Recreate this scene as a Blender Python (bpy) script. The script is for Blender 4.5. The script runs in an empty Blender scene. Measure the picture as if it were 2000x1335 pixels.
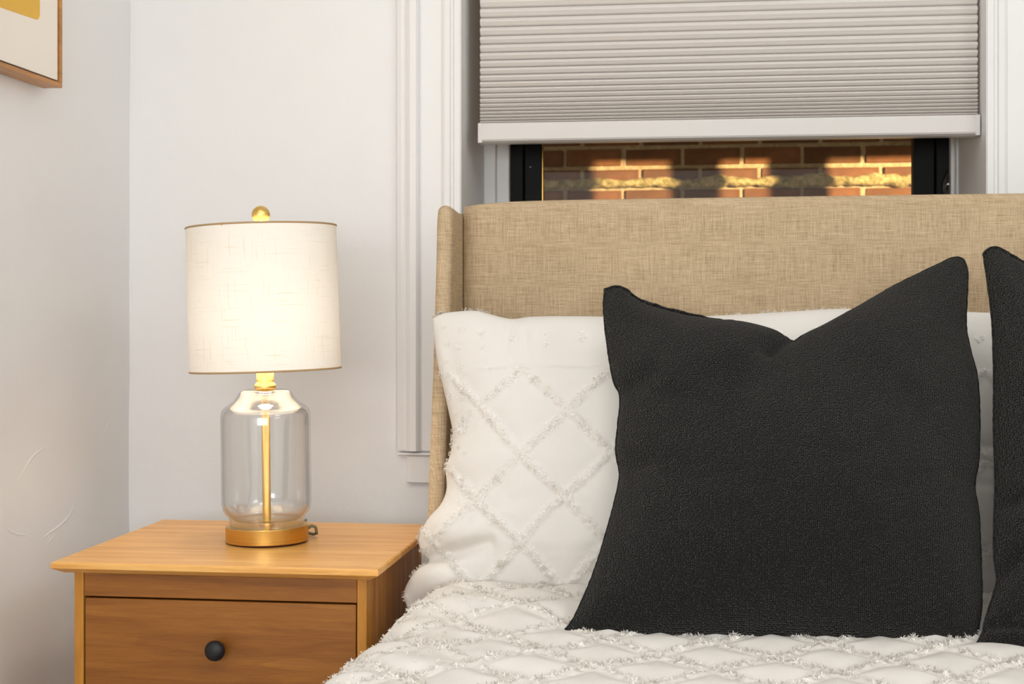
import bpy, bmesh, math, random
from math import sin, cos, pi, sqrt, atan2
from mathutils import Vector, noise

random.seed(7)
SC = bpy.context.scene
COL = SC.collection

# ------------------------------------------------------------------ camera
F = 2850.0                      # focal length in pixels of the 2000x1335 frame
HORIZON = 610.0                 # row of the horizon
TAN = 375.0 / F
TH = math.atan(TAN)
S, C = sin(TH), cos(TH)
ZC = 0.955                      # camera height
cam = bpy.data.cameras.new('camera')
cam.sensor_width = 36.0
cam.lens = F / 2000.0 * 36.0
cam.shift_y = -(667.5 - HORIZON) / 2000.0
cam.clip_start = 0.05
cam.dof.use_dof = True
cam.dof.focus_distance = 1.95
cam.dof.aperture_fstop = 13.0
cam_o = bpy.data.objects.new('camera', cam)
cam_o.location = (0, 0, ZC)
cam_o.rotation_euler = (pi / 2, 0, TH)
COL.objects.link(cam_o)
SC.camera = cam_o

# ------------------------------------------------------------------ world, lights, exposure
w = bpy.data.worlds.new('dusk')
SC.world = w
w.use_nodes = True
w.node_tree.nodes['Background'].inputs[0].default_value = (1.0, 0.80, 0.60, 1)
w.node_tree.nodes['Background'].inputs[1].default_value = 0.22


def area(name, loc, target, sx, sy, power, col):
    l = bpy.data.lights.new(name, 'AREA')
    l.shape = 'RECTANGLE'
    l.size, l.size_y, l.energy, l.color = sx, sy, power, col
    o = bpy.data.objects.new(name, l)
    o.location = loc
    d = Vector(target) - Vector(loc)
    o.rotation_euler = d.to_track_quat('-Z', 'Y').to_euler()
    COL.objects.link(o)
    return o


area('ceiling_light', (0.0, 0.10, 2.58), (0.0, 0.11, 0), 1.3, 1.3, 13, (0.95, 0.98, 1.0))
area('side_fill', (1.66, 0.30, 2.15), (-1.0, 1.8, 0.6), 0.9, 0.6, 10, (0.95, 0.98, 1.0))  # unseen fill added on the right to brighten the left wall
area('front_fill', (-0.05, -1.55, 1.13), (-0.5, 2.2, 0.75), 1.8, 0.6, 36, (0.95, 0.98, 1.0))  # soft fill added behind the camera to lift the lower walls

SC.view_settings.view_transform = 'Standard'
SC.view_settings.look = 'None'
SC.view_settings.exposure = 0.16
SC.view_settings.gamma = 1.0
SC.view_settings.use_curve_mapping = False
SC.cycles.max_bounces = 10
SC.cycles.diffuse_bounces = 6
SC.cycles.transparent_max_bounces = 24
SC.cycles.caustics_reflective = False
SC.cycles.caustics_refractive = False
SC.cycles.sample_clamp_indirect = 6.0


# ------------------------------------------------------------------ geometry helpers
def ray(px, py):
    u = (px - 1000.0) / F
    return Vector((-S + u * C, C + u * S, (HORIZON - py) / F))


def on_y(px, py, Y):
    r = ray(px, py)
    t = Y / r.y
    return Vector((r.x * t, Y, ZC + r.z * t))


def on_x(px, py, X):
    r = ray(px, py)
    t = X / r.x
    return Vector((X, r.y * t, ZC + r.z * t))


def on_lean(px, py, Y0, Z0, k):
    """point on the plane Y = Y0 + k (Z - Z0)"""
    r = ray(px, py)
    t = (Y0 + k * (ZC - Z0)) / (r.y - k * r.z)
    return Vector((r.x * t, r.y * t, ZC + r.z * t))


def root_loc(p):
    v = Vector((0, 0, 0))
    while p is not None:
        v += Vector(p.location)
        p = p.parent
    return v


def link(name, me, mat, parent=None, smooth=False):
    o = bpy.data.objects.new(name, me)
    COL.objects.link(o)
    if mat is not None:
        me.materials.append(mat)
    if parent is not None:
        o.parent = parent
    if smooth:
        me.polygons.foreach_set('use_smooth', [True] * len(me.polygons))
    return o


def mesh(name, verts, faces, mat, parent=None, smooth=False):
    off = root_loc(parent)
    me = bpy.data.meshes.new(name)
    me.from_pydata([tuple(Vector(v) - off) for v in verts], [], faces)
    me.update()
    return link(name, me, mat, parent, smooth)


def from_bm(name, bm, mat, parent=None, smooth=False):
    off = root_loc(parent)
    bmesh.ops.recalc_face_normals(bm, faces=bm.faces)
    for v in bm.verts:
        v.co -= off
    me = bpy.data.meshes.new(name)
    bm.to_mesh(me)
    bm.free()
    return link(name, me, mat, parent, smooth)


def add_box(bm, x0, x1, y0, y1, z0, z1, bev=0.0, seg=2):
    r = bmesh.ops.create_cube(bm, size=1.0)
    vs = r['verts']
    for v in vs:
        v.co = Vector(((x0 + x1) / 2 + v.co.x * (x1 - x0), (y0 + y1) / 2 + v.co.y * (y1 - y0),
                       (z0 + z1) / 2 + v.co.z * (z1 - z0)))
    if bev > 0:
        es = list({e for v in vs for e in v.link_edges})
        bmesh.ops.bevel(bm, geom=es, offset=bev, segments=seg, affect='EDGES', profile=0.5)


def box(name, x0, x1, y0, y1, z0, z1, mat, parent=None, bev=0.0, seg=2):
    bm = bmesh.new()
    add_box(bm, x0, x1, y0, y1, z0, z1, bev, seg)
    return from_bm(name, bm, mat, parent)


def lathe(name, prof, mat, parent, centre, n=64, smooth=True, closed=False):
    vs, fs = [], []
    m = len(prof)
    for r, z in prof:
        for i in range(n):
            a = 2 * pi * i / n
            vs.append((centre[0] + r * cos(a), centre[1] + r * sin(a), centre[2] + z))
    rng = m if closed else m - 1
    for j in range(rng):
        j2 = (j + 1) % m
        for i in range(n):
            i2 = (i + 1) % n
            fs.append((j * n + i, j * n + i2, j2 * n + i2, j2 * n + i))
    if not closed:
        if prof[0][0] > 1e-5:
            fs.append(tuple(reversed(range(n))))
        if prof[-1][0] > 1e-5:
            fs.append(tuple((m - 1) * n + i for i in range(n)))
    o = mesh(name, vs, fs, mat, parent, smooth)
    return o


def tube(name, pts, r, mat, parent, n=10, smooth=True, rfn=None):
    vs, fs = [], []
    pts = [Vector(p) for p in pts]
    for i, p in enumerate(pts):
        t = (pts[min(i + 1, len(pts) - 1)] - pts[max(i - 1, 0)])
        if t.length < 1e-9:
            t = Vector((0, 0, 1))
        t.normalize()
        a = Vector((0, 0, 1)) if abs(t.z) < 0.9 else Vector((1, 0, 0))
        b1 = t.cross(a).normalized()
        b2 = t.cross(b1)
        rr = rfn(i) if rfn else r
        for k in range(n):
            an = 2 * pi * k / n
            vs.append(p + b1 * rr * cos(an) + b2 * rr * sin(an))
    for i in range(len(pts) - 1):
        for k in range(n):
            k2 = (k + 1) % n
            fs.append((i * n + k, i * n + k2, (i + 1) * n + k2, (i + 1) * n + k))
    fs.append(tuple(reversed(range(n))))
    fs.append(tuple((len(pts) - 1) * n + k for k in range(n)))
    return mesh(name, vs, fs, mat, parent, smooth)


def extrude_profile(name, prof, axis, a0, a1, mat, parent=None, smooth=False):
    """prof: closed list of 2D points; axis 'x': (y,z) extruded along x; axis 'z': (x,y) extruded along z"""
    n = len(prof)
    vs = []
    for a in (a0, a1):
        for p, q in prof:
            vs.append((a, p, q) if axis == 'x' else (p, q, a))
    fs = [tuple(range(n)), tuple(reversed(range(n, 2 * n)))]
    for i in range(n):
        j = (i + 1) % n
        fs.append((i, j, n + j, n + i))
    bm = bmesh.new()
    bv = [bm.verts.new(v) for v in vs]
    for f in fs:
        bm.faces.new([bv[i] for i in f])
    return from_bm(name, bm, mat, parent, smooth)


def empty(name, loc, label=None, cat=None, group=None):
    o = bpy.data.objects.new(name, None)
    o.empty_display_size = 0.1
    o.location = loc
    COL.objects.link(o)
    tag(o, label, cat, group)
    return o


def tag(o, label=None, cat=None, group=None, kind=None):
    if label:
        o['label'] = label
    if cat:
        o['category'] = cat
    if group:
        o['group'] = group
    if kind:
        o['kind'] = kind
    return o


def catmull(pts, n):
    """n points at even arc length on a Catmull-Rom curve through 2D points"""
    P = [Vector(p) for p in pts]
    P = [P[0] * 2 - P[1]] + P + [P[-1] * 2 - P[-2]]
    out = []
    for i in range(1, len(P) - 2):
        p0, p1, p2, p3 = P[i - 1], P[i], P[i + 1], P[i + 2]
        for k in range(24):
            t = k / 24
            out.append(0.5 * ((2 * p1) + (p2 - p0) * t + (2 * p0 - 5 * p1 + 4 * p2 - p3) * t * t
                              + (3 * p1 - p0 - 3 * p2 + p3) * t ** 3))
    out.append(P[-2])
    L = [0.0]
    for a, b in zip(out, out[1:]):
        L.append(L[-1] + (b - a).length)
    return out, L


def curve_at(cv, s):
    out, L = cv
    d = s * L[-1]
    lo, hi = 0, len(L) - 1
    while hi - lo > 1:
        m = (lo + hi) // 2
        if L[m] <= d:
            lo = m
        else:
            hi = m
    f = 0 if L[hi] == L[lo] else (d - L[lo]) / (L[hi] - L[lo])
    return out[lo].lerp(out[hi], min(max(f, 0), 1))


# ------------------------------------------------------------------ material helpers
def srgb(r, g, b):
    f = lambda c: (c / 255 / 12.92) if c / 255 <= 0.04045 else ((c / 255 + 0.055) / 1.055) ** 2.4
    return (f(r), f(g), f(b), 1.0)


class NT:
    def __init__(self, name):
        self.m = bpy.data.materials.new(name)
        self.m.use_nodes = True
        self.t = self.m.node_tree
        self.n = self.t.nodes
        self.bsdf = self.n['Principled BSDF']
        self.out = self.n['Material Output']

    def add(self, typ, **kw):
        x = self.n.new(typ)
        for k, v in kw.items():
            setattr(x, k, v)
        return x

    def link(self, a, b):
        self.t.links.new(a, b)

    def coords(self, kind='Object', scale=(1, 1, 1), rot=(0, 0, 0)):
        tc = self.add('ShaderNodeTexCoord')
        mp = self.add('ShaderNodeMapping')
        mp.inputs['Scale'].default_value = scale
        mp.inputs['Rotation'].default_value = rot
        self.link(tc.outputs[kind], mp.inputs['Vector'])
        return mp.outputs['Vector']

    def noise(self, vec, scale=5, detail=3, rough=0.5, dist=0.0):
        x = self.add('ShaderNodeTexNoise')
        x.inputs['Scale'].default_value = scale
        x.inputs['Detail'].default_value = detail
        x.inputs['Roughness'].default_value = rough
        x.inputs['Distortion'].default_value = dist
        self.link(vec, x.inputs['Vector'])
        return x.outputs['Fac']

    def ramp(self, fac, stops):
        x = self.add('ShaderNodeValToRGB')
        e = x.color_ramp.elements
        while len(e) < len(stops):
            e.new(0.5)
        for i, (p, c) in enumerate(stops):
            e[i].position = p
            e[i].color = c if len(c) == 4 else (*c, 1)
        self.link(fac, x.inputs['Fac'])
        return x.outputs['Color']

    def mix(self, fac, a, b, mode='MIX'):
        x = self.add('ShaderNodeMix', data_type='RGBA', blend_type=mode)
        for sock, v in ((x.inputs['Factor'], fac), (x.inputs['A'], a), (x.inputs['B'], b)):
            if isinstance(v, (int, float)):
                sock.default_value = v
            elif isinstance(v, tuple):
                sock.default_value = v
            else:
                self.link(v, sock)
        return x.outputs['Result']

    def math(self, op, a, b=0.5):
        x = self.add('ShaderNodeMath', operation=op)
        for i, v in enumerate((a, b)):
            if isinstance(v, (int, float)):
                x.inputs[i].default_value = v
            else:
                self.link(v, x.inputs[i])
        return x.outputs[0]

    def bump(self, h, strength=0.3, dist=0.002):
        x = self.add('ShaderNodeBump')
        x.inputs['Strength'].default_value = strength
        x.inputs['Distance'].default_value = dist
        self.link(h, x.inputs['Height'])
        self.link(x.outputs['Normal'], self.bsdf.inputs['Normal'])
        return x

    def base(self, v):
        if isinstance(v, tuple):
            self.bsdf.inputs['Base Color'].default_value = v
        else:
            self.link(v, self.bsdf.inputs['Base Color'])

    def rough(self, v):
        self.bsdf.inputs['Roughness'].default_value = v


def paint(name, col, rough=0.5, bump=0.25, scale=30.0, mott=0.03):
    t = NT(name)
    v = t.coords()
    n1 = t.noise(v, 3.0, 4)
    dark = tuple(c * (1 - mott) for c in col[:3]) + (1,)
    t.base(t.ramp(n1, [(0.35, dark), (0.65, col)]))
    t.rough(rough)
    n2 = t.noise(v, scale, 4, 0.6)
    n3 = t.noise(v, scale / 6, 3, 0.6)
    t.bump(t.math('ADD', n2, t.math('MULTIPLY', n3, 2.0)), bump, 0.004)
    return t.m


def wood(name, c0, c1, c2, grain=(0.9, 14, 14), rot=(0, 0, 0), rough=0.36):
    """procedural wood; grain = scale of the noise space, smallest along the fibres"""
    t = NT(name)
    v = t.coords('Object', grain, rot)
    warp = t.noise(v, 1.1, 2, 0.5)
    n1 = t.noise(v, 2.2, 6, 0.62, 0.6)
    fine = t.noise(t.coords('Object', tuple(g * 7 for g in grain), rot), 3.0, 3, 0.6)
    rings = t.math('FRACT', t.math('ADD', t.math('MULTIPLY', warp, 5.0), t.math('MULTIPLY', n1, 0.5)))
    rings = t.math('POWER', rings, 1.6)
    a = t.ramp(n1, [(0.30, c0), (0.52, c1), (0.75, c2)])
    b = t.mix(t.math('MULTIPLY', rings, 0.34), a, c0)
    fin = t.ramp(fine, [(0.35, (0.86, 0.83, 0.79, 1)), (0.62, (1, 1, 1, 1))])
    t.base(t.mix(0.8, b, fin, 'MULTIPLY'))
    t.rough(rough)
    t.bsdf.inputs['Specular IOR Level'].default_value = 0.4
    t.bump(fine, 0.06, 0.001)
    return t.m


def linen(name, light, dark, scale=1.0):
    t = NT(name)
    tc = t.add('ShaderNodeTexCoord')
    sep = t.add('ShaderNodeSeparateXYZ')
    t.link(tc.outputs['Object'], sep.inputs[0])
    h = t.math('ADD', sep.outputs['X'], sep.outputs['Y'])

    def thread(sx, sz, det=2):
        cmb = t.add('ShaderNodeCombineXYZ')
        t.link(t.math('MULTIPLY', h, sx * scale), cmb.inputs[0])
        t.link(t.math('MULTIPLY', sep.outputs['Z'], sz * scale), cmb.inputs[1])
        return t.noise(cmb.outputs[0], 1.0, det, 0.65)
    a = t.math('ADD', t.math('MULTIPLY', thread(16, 760, 3), 0.6), t.math('MULTIPLY', thread(60, 1500, 1), 0.4))
    b = t.math('ADD', t.math('MULTIPLY', thread(760, 16, 3), 0.6), t.math('MULTIPLY', thread(1500, 60, 1), 0.4))
    big = thread(9, 14, 3)
    s = t.math('ADD', t.math('MULTIPLY', a, 0.52), t.math('MULTIPLY', b, 0.48))
    s = t.math('ADD', s, t.math('MULTIPLY', t.math('SUBTRACT', big, 0.5), 0.10))
    mid = tuple((x + y) / 2 for x, y in zip(light, dark))
    t.base(t.ramp(s, [(0.37, dark), (0.50, mid), (0.63, light)]))
    t.rough(0.92)
    t.bsdf.inputs['Specular IOR Level'].default_value = 0.15
    t.bump(s, 0.5, 0.0015)
    return t.m


def knit(name):
    t = NT(name)
    v = t.coords('UV', (1.0, 1.18, 1))
    vo = t.add('ShaderNodeTexVoronoi', voronoi_dimensions='2D')
    vo.inputs['Scale'].default_value = 430.0
    vo.inputs['Randomness'].default_value = 0.62
    t.link(v, vo.inputs['Vector'])
    d = vo.outputs['Distance']
    fuzz = t.noise(v, 1500, 2, 0.6)
    big = t.noise(v, 26, 3, 0.6)
    h = t.math('SUBTRACT', 1.05, t.math('ADD', d, t.math('MULTIPLY', fuzz, 0.10)))
    cell = t.ramp(h, [(0.60, srgb(3, 3, 3)), (0.78, srgb(20, 20, 18)), (0.88, srgb(54, 53, 49)), (1.0, srgb(158, 154, 142))])  # stitch highlights and the shade in the pits are painted into the colour
    vary = t.ramp(big, [(0.3, (0.82, 0.82, 0.82, 1)), (0.7, (1.02, 1.02, 1.0, 1))])
    sepc = t.add('ShaderNodeSeparateColor')
    t.link(vo.outputs['Color'], sepc.inputs[0])
    each = t.ramp(sepc.outputs[0], [(0.0, (0.45, 0.45, 0.45, 1)), (0.75, (0.95, 0.95, 0.93, 1)), (1.0, (2.2, 2.15, 2.05, 1))])
    t.base(t.mix(1.0, t.mix(1.0, cell, vary, 'MULTIPLY'), each, 'MULTIPLY'))
    t.rough(0.85)
    t.bsdf.inputs['Specular IOR Level'].default_value = 0.18
    t.bsdf.inputs['Sheen Weight'].default_value = 0.12
    t.bsdf.inputs['Sheen Roughness'].default_value = 0.5
    t.bsdf.inputs['Sheen Tint'].default_value = (0.75, 0.72, 0.66, 1)
    t.bump(h, 1.0, 0.003)
    return t.m


def cotton(name, col=srgb(226, 221, 214), bump=0.12):
    t = NT(name)
    t.base(col)
    t.rough(0.9)
    t.bsdf.inputs['Specular IOR Level'].default_value = 0.15
    v = t.coords()
    n1 = t.noise(v, 55, 4, 0.6)
    n2 = t.noise(v, 900, 2)
    t.bump(t.math('ADD', n1, t.math('MULTIPLY', n2, 0.25)), bump, 0.004)
    return t.m


def plain(name, col, rough=0.5, metal=0.0, spec=0.5):
    t = NT(name)
    t.base(col)
    t.rough(rough)
    t.bsdf.inputs['Metallic'].default_value = metal
    t.bsdf.inputs['Specular IOR Level'].default_value = spec
    return t


def brass(name, aniso=True):
    t = plain(name, srgb(214, 172, 92), 0.28, 1.0)
    v = t.coords('Object', (1, 1, 900) if aniso else (300, 300, 300))
    n = t.noise(v, 1.0, 2)
    t.base(t.ramp(n, [(0.3, srgb(200, 156, 78)), (0.7, srgb(226, 186, 108))]))
    tg = t.add('ShaderNodeTangent', direction_type='RADIAL', axis='Z')
    t.link(tg.outputs[0], t.bsdf.inputs['Tangent'])
    t.bsdf.inputs['Anisotropic'].default_value = 0.8
    return t.m


def thin_glass(name, tint, rough, f0, gain, power=5.0):
    t = NT(name)
    t.n.remove(t.bsdf)
    tr = t.add('ShaderNodeBsdfTransparent')
    tr.inputs['Color'].default_value = tint
    gl = t.add('ShaderNodeBsdfGlossy')
    gl.inputs['Roughness'].default_value = rough
    lw = t.add('ShaderNodeLayerWeight')
    lw.inputs['Blend'].default_value = 0.5
    fz = t.math('ADD', t.math('MULTIPLY', t.math('POWER', lw.outputs['Facing'], power), gain), f0)
    mx = t.add('ShaderNodeMixShader')
    g = t.math('MINIMUM', fz, 1.0)
    t.link(g, mx.inputs[0])
    t.link(tr.outputs[0], mx.inputs[1])
    t.link(gl.outputs[0], mx.inputs[2])
    t.link(mx.outputs[0], t.out.inputs['Surface'])
    return t.m


M = {}
M['wall'] = paint('plaster_white', srgb(236, 236, 236), 0.55, 0.22, 26, 0.025)
M['trim'] = paint('trim_white', srgb(236, 235, 234), 0.38, 0.12, 40, 0.02)
M['ceiling'] = paint('ceiling_white', srgb(238, 236, 232), 0.8, 0.05)
M['floor'] = wood('floor_oak', srgb(178, 158, 134), srgb(200, 182, 158), srgb(214, 198, 176), (14, 0.9, 14))
M['linen'] = linen('linen_beige', srgb(222, 198, 164), srgb(150, 126, 95))
M['knit'] = knit('charcoal_knit')
M['cotton'] = cotton('white_cotton')


def tuft_mat():
    t = NT('white_chenille')
    t.n.remove(t.bsdf)
    df = t.add('ShaderNodeBsdfDiffuse')
    tl = t.add('ShaderNodeBsdfTranslucent')
    df.inputs['Color'].default_value = (0.965, 0.935, 0.885, 1)
    tl.inputs['Color'].default_value = (0.975, 0.945, 0.90, 1)
    mx = t.add('ShaderNodeMixShader')
    mx.inputs[0].default_value = 0.28
    t.link(df.outputs[0], mx.inputs[1])
    t.link(tl.outputs[0], mx.inputs[2])
    t.link(mx.outputs[0], t.out.inputs['Surface'])
    return t.m


M['tuft'] = tuft_mat()
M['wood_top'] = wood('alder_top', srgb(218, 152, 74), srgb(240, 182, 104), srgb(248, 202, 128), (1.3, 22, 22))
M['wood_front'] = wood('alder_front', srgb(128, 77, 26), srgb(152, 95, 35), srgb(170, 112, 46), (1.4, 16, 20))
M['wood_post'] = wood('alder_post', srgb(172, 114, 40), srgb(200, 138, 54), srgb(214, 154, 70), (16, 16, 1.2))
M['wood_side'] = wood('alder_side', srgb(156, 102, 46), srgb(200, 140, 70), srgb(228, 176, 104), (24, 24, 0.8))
M['black'] = plain('black_matte', srgb(24, 25, 25), 0.5, 0, 0.4).m
M['black_frame'] = plain('black_frame', srgb(12, 12, 11), 0.5, 0, 0.15).m
M['brass'] = brass('brushed_brass')
M['gold'] = plain('satin_gold', srgb(232, 196, 118), 0.34, 1.0).m
M['jar'] = thin_glass('jar_glass', (0.99, 0.992, 0.992, 1), 0.08, 0.07, 0.8, 3.0)
M['jar_thick'] = thin_glass('jar_glass_thick', (0.985, 0.988, 0.988, 1), 0.10, 0.26, 0.6, 2.5)
M['pane'] = thin_glass('pane_glass', (0.95, 0.96, 0.95, 1), 0.0, 0.03, 0.8)
M['felt'] = plain('base_pad', srgb(66, 22, 12), 0.9).m
M['cord'] = plain('cord_olive', srgb(120, 112, 84), 0.5).m
M['ring'] = plain('shade_trim', srgb(176, 146, 104), 0.8).m


def shade_mat():
    t = NT('shade_linen')
    tc = t.add('ShaderNodeTexCoord')
    mp1 = t.add('ShaderNodeMapping')
    mp1.inputs['Scale'].default_value = (14, 700, 1)
    mp2 = t.add('ShaderNodeMapping')
    mp2.inputs['Scale'].default_value = (700, 14, 1)
    t.link(tc.outputs['UV'], mp1.inputs[0])
    t.link(tc.outputs['UV'], mp2.inputs[0])
    a = t.noise(mp1.outputs[0], 1.0, 3, 0.6)
    b = t.noise(mp2.outputs[0], 1.0, 3, 0.6)
    la = t.ramp(a, [(0.26, (0.81, 0.72, 0.57, 1)), (0.40, (1, 1, 1, 1))])
    lb = t.ramp(b, [(0.26, (0.81, 0.72, 0.57, 1)), (0.40, (1, 1, 1, 1))])
    wv = t.mix(1.0, la, lb, 'MULTIPLY')
    col = t.mix(1.0, (0.86, 0.81, 0.735, 1), wv, 'MULTIPLY')
    df = t.add('ShaderNodeBsdfDiffuse')
    tl = t.add('ShaderNodeBsdfTranslucent')
    t.link(col, df.inputs['Color'])
    t.link(col, tl.inputs['Color'])
    mx = t.add('ShaderNodeMixShader')
    mx.inputs[0].default_value = 0.058
    t.link(df.outputs[0], mx.inputs[1])
    t.link(tl.outputs[0], mx.inputs[2])
    t.link(mx.outputs[0], t.out.inputs['Surface'])
    t.n.remove(t.bsdf)
    return t.m


M['shade'] = shade_mat()


def emit_mat(name, col, strength):
    t = NT(name)
    t.bsdf.inputs['Emission Color'].default_value = col
    t.bsdf.inputs['Emission Strength'].default_value = strength
    return t.m


M['bulb'] = emit_mat('bulb_glow', (1.0, 0.90, 0.76, 1), 36.0)


def blind_mat():
    t = NT('cellular_fabric')
    t.base(srgb(224, 218, 213))
    t.rough(0.85)
    t.bsdf.inputs['Specular IOR Level'].default_value = 0.2
    n = t.noise(t.coords('Object', (400, 400, 400)), 2, 2)
    t.bump(n, 0.15, 0.0006)
    return t.m


M['blind'] = blind_mat()
M['rail'] = plain('rail_white', srgb(220, 216, 212), 0.4, 0, 0.4).m


def brick_mat():
    t = NT('brick_red')
    v = t.coords('Object', (1, 1, 1))
    info = t.add('ShaderNodeObjectInfo')
    c = t.ramp(info.outputs['Random'], [(0.0, srgb(122, 88, 62)), (0.5, srgb(138, 96, 66)), (1.0, srgb(152, 106, 72))])
    n = t.noise(t.coords('Object', (1, 1, 1)), 22, 5, 0.65)
    t.base(t.mix(1.0, c, t.ramp(n, [(0.3, (0.62, 0.6, 0.58, 1)), (0.7, (1.1, 1.08, 1.02, 1))]), 'MULTIPLY'))
    t.rough(0.9)
    t.bump(t.noise(v, 120, 4, 0.7), 0.5, 0.004)
    return t.m


M['brick'] = brick_mat()


def mortar_mat(name, a, b, sc=60):
    t = NT(name)
    n = t.noise(t.coords(), sc, 5, 0.7)
    t.base(t.ramp(n, [(0.35, a), (0.65, b)]))
    t.rough(0.95)
    t.bump(n, 0.8, 0.006)
    return t.m


M['mortar'] = mortar_mat('mortar', srgb(176, 160, 126), srgb(214, 200, 166))
M['moss'] = mortar_mat('lime_crust', srgb(120, 116, 66), srgb(222, 204, 150), 45)
M['paper'] = paint('print_paper', srgb(240, 232, 222), 0.6, 0.0)
M['ochre'] = paint('print_ochre', srgb(226, 178, 66), 0.6, 0.0, 30, 0.06)
M['oak_frame'] = wood('frame_oak', srgb(150, 98, 44), srgb(186, 130, 66), srgb(206, 152, 88), (16, 1.5, 16))
M['dark_gap'] = plain('frame_gap', srgb(70, 44, 20), 0.8).m

# ------------------------------------------------------------------ room shell
XL, XR, YB, YF, ZT = -1.0695, 1.78, 2.62, -1.75, 2.62
WX0, WX1 = -0.4345, 0.482         # window opening
WZ0, WZ1 = ZC - 0.225, ZC + 1.12
WALL_T = 0.385


def struct(o):
    o['kind'] = 'structure'
    return o


struct(box('floor', XL - 0.1, XR + 0.1, YF - 0.1, YB + WALL_T, -0.06, 0.0, M['floor']))
struct(box('ceiling', XL - 0.1, XR + 0.1, YF - 0.1, YB + WALL_T, ZT, ZT + 0.06, M['ceiling']))
struct(box('wall_right', XR, XR + 0.1, YF - 0.1, YB + WALL_T, 0, ZT, M['wall']))
struct(box('wall_front', XL - 0.1, XR + 0.1, YF - 0.1, YF, 0, ZT, M['wall']))
bm = bmesh.new()
add_box(bm, XL - 0.1, WX0, YB, YB + WALL_T, 0, ZT)
add_box(bm, WX1, XR + 0.1, YB, YB + WALL_T, 0, ZT)
add_box(bm, WX0, WX1, YB, YB + WALL_T, 0, WZ0)
add_box(bm, WX0, WX1, YB, YB + WALL_T, WZ1, ZT)
struct(from_bm('wall_back', bm, M['wall']))

# left wall: slightly uneven old plaster, denser grid near the camera's view
ny, nz = 150, 130
vs, fs = [], []
for j in range(nz + 1):
    for i in range(ny + 1):
        y = YF + (YB + 0.02 - YF) * i / ny
        z = ZT * j / nz
        d = 0.005 * noise.noise(Vector((y * 2.1, z * 2.4, 3.1))) + 0.0018 * noise.noise(Vector((y * 9, z * 8, 1.7)))
        vs.append((XL + d, y, z))
for j in range(nz):
    for i in range(ny):
        a = j * (ny + 1) + i
        fs.append((a, a + ny + 1, a + ny + 2, a + 1))
wall_left = struct(mesh('wall_left', vs, fs, M['wall'], None, True))


def wall_x(y, z):
    return XL + 0.005 * noise.noise(Vector((y * 2.1, z * 2.4, 3.1))) + 0.0018 * noise.noise(Vector((y * 9, z * 8, 1.7)))


def plaster_ridge(pxs, r):
    cv = catmull(pxs, 0)
    n = max(20, int(cv[1][-1] / 5))
    pts = []
    for i in range(n + 1):
        p = curve_at(cv, i / n)
        p = on_x(p.x, p.y, XL)
        pts.append(Vector((wall_x(p.y, p.z) - r * 2.25 + 0.0001 * random.uniform(-1, 1), p.y, p.z)))
    r = r * 2.8
    o = tube('plaster_ridge', pts, r, M['wall'], wall_left, 8, True,
             lambda i: r * (0.72 + 0.28 * sin(pi * min(max(i / n, 0.0), 1.0)) ** 0.6) * random.uniform(0.985, 1.015))
    return o


plaster_ridge([(18, 958), (40, 930), (62, 895), (85, 876), (110, 870), (132, 880)], 0.0016)
plaster_ridge([(1, 950), (3, 990), (10, 1028), (30, 1042), (55, 1047), (64, 1070)], 0.0018)
plaster_ridge([(64, 1070), (85, 1048), (118, 1024), (136, 1004), (150, 970), (170, 960)], 0.0018)
plaster_ridge([(190, 872), (204, 842), (212, 824), (226, 812)], 0.0012)
plaster_ridge([(88, 1066), (100, 1050), (108, 1040)], 0.0012)
# hairline cracks of the painted corner
for (a, b) in (((247, 172), (246, 222)), ((257, 548), (258, 590)), ((253, 985), (251, 1018))):
    p0, p1 = on_y(a[0], a[1], YB), on_y(b[0], b[1], YB)
    pts = [p0.lerp(p1, i / 8) + Vector((0.0006 * random.uniform(-1, 1), 0, 0)) for i in range(9)]
    tube('corner_crack', pts, 0.0006, M['wall'], wall_left, 6)

# ------------------------------------------------------------------ window
CY = YB - 0.022                   # casing front
win = empty('window_1', (0, 0, 0))
win['kind'] = 'structure'
ztop = WZ1 + 0.13
zcas = on_y(790, 880, CY).z


def xw(px, Y):
    return on_y(px, 300, Y).x


# moulded casing: profile in (x, y), extruded up the wall
def casing_profile(sgn, xin):
    """steps from the outside edge (0) to the opening; widths in metres, heights proud of the wall"""
    steps = [(0.000, 0.000), (0.000, 0.010), (0.004, 0.016), (0.012, 0.019), (0.020, 0.016), (0.022, 0.024),
             (0.030, 0.030), (0.041, 0.030), (0.045, 0.024), (0.046, 0.014), (0.049, 0.012), (0.085, 0.012),
             (0.087, 0.017), (0.092, 0.020), (0.101, 0.020), (0.103, 0.015), (0.107, 0.015), (0.110, 0.022),
             (0.120, 0.022), (0.1225, 0.019), (0.1225, 0.000)]
    W = 0.1225
    return [(xin - sgn * (W - a), YB - h) for a, h in steps]


struct_c = extrude_profile('casing', casing_profile(1, WX0), 'z', zcas, ztop, M['trim'], win)
extrude_profile('casing', casing_profile(-1, WX1), 'z', zcas, ztop, M['trim'], win)
box('casing', WX0 - 0.1225, WX1 + 0.1225, YB - 0.024, YB, WZ1, ztop, M['trim'], win, 0.004)
# stool horn and apron under the casing
box('stool', WX0 - 0.118, WX1 + 0.118, YB - 0.020, YB, zcas - 0.0085, zcas - 0.0035, M['trim'], win, 0.0015)
za = on_y(800, 941, YB).z
box('apron', WX0 - 0.103, WX1 + 0.103, YB - 0.013, YB, za, zcas - 0.0095, M['trim'], win, 0.002)
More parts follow.
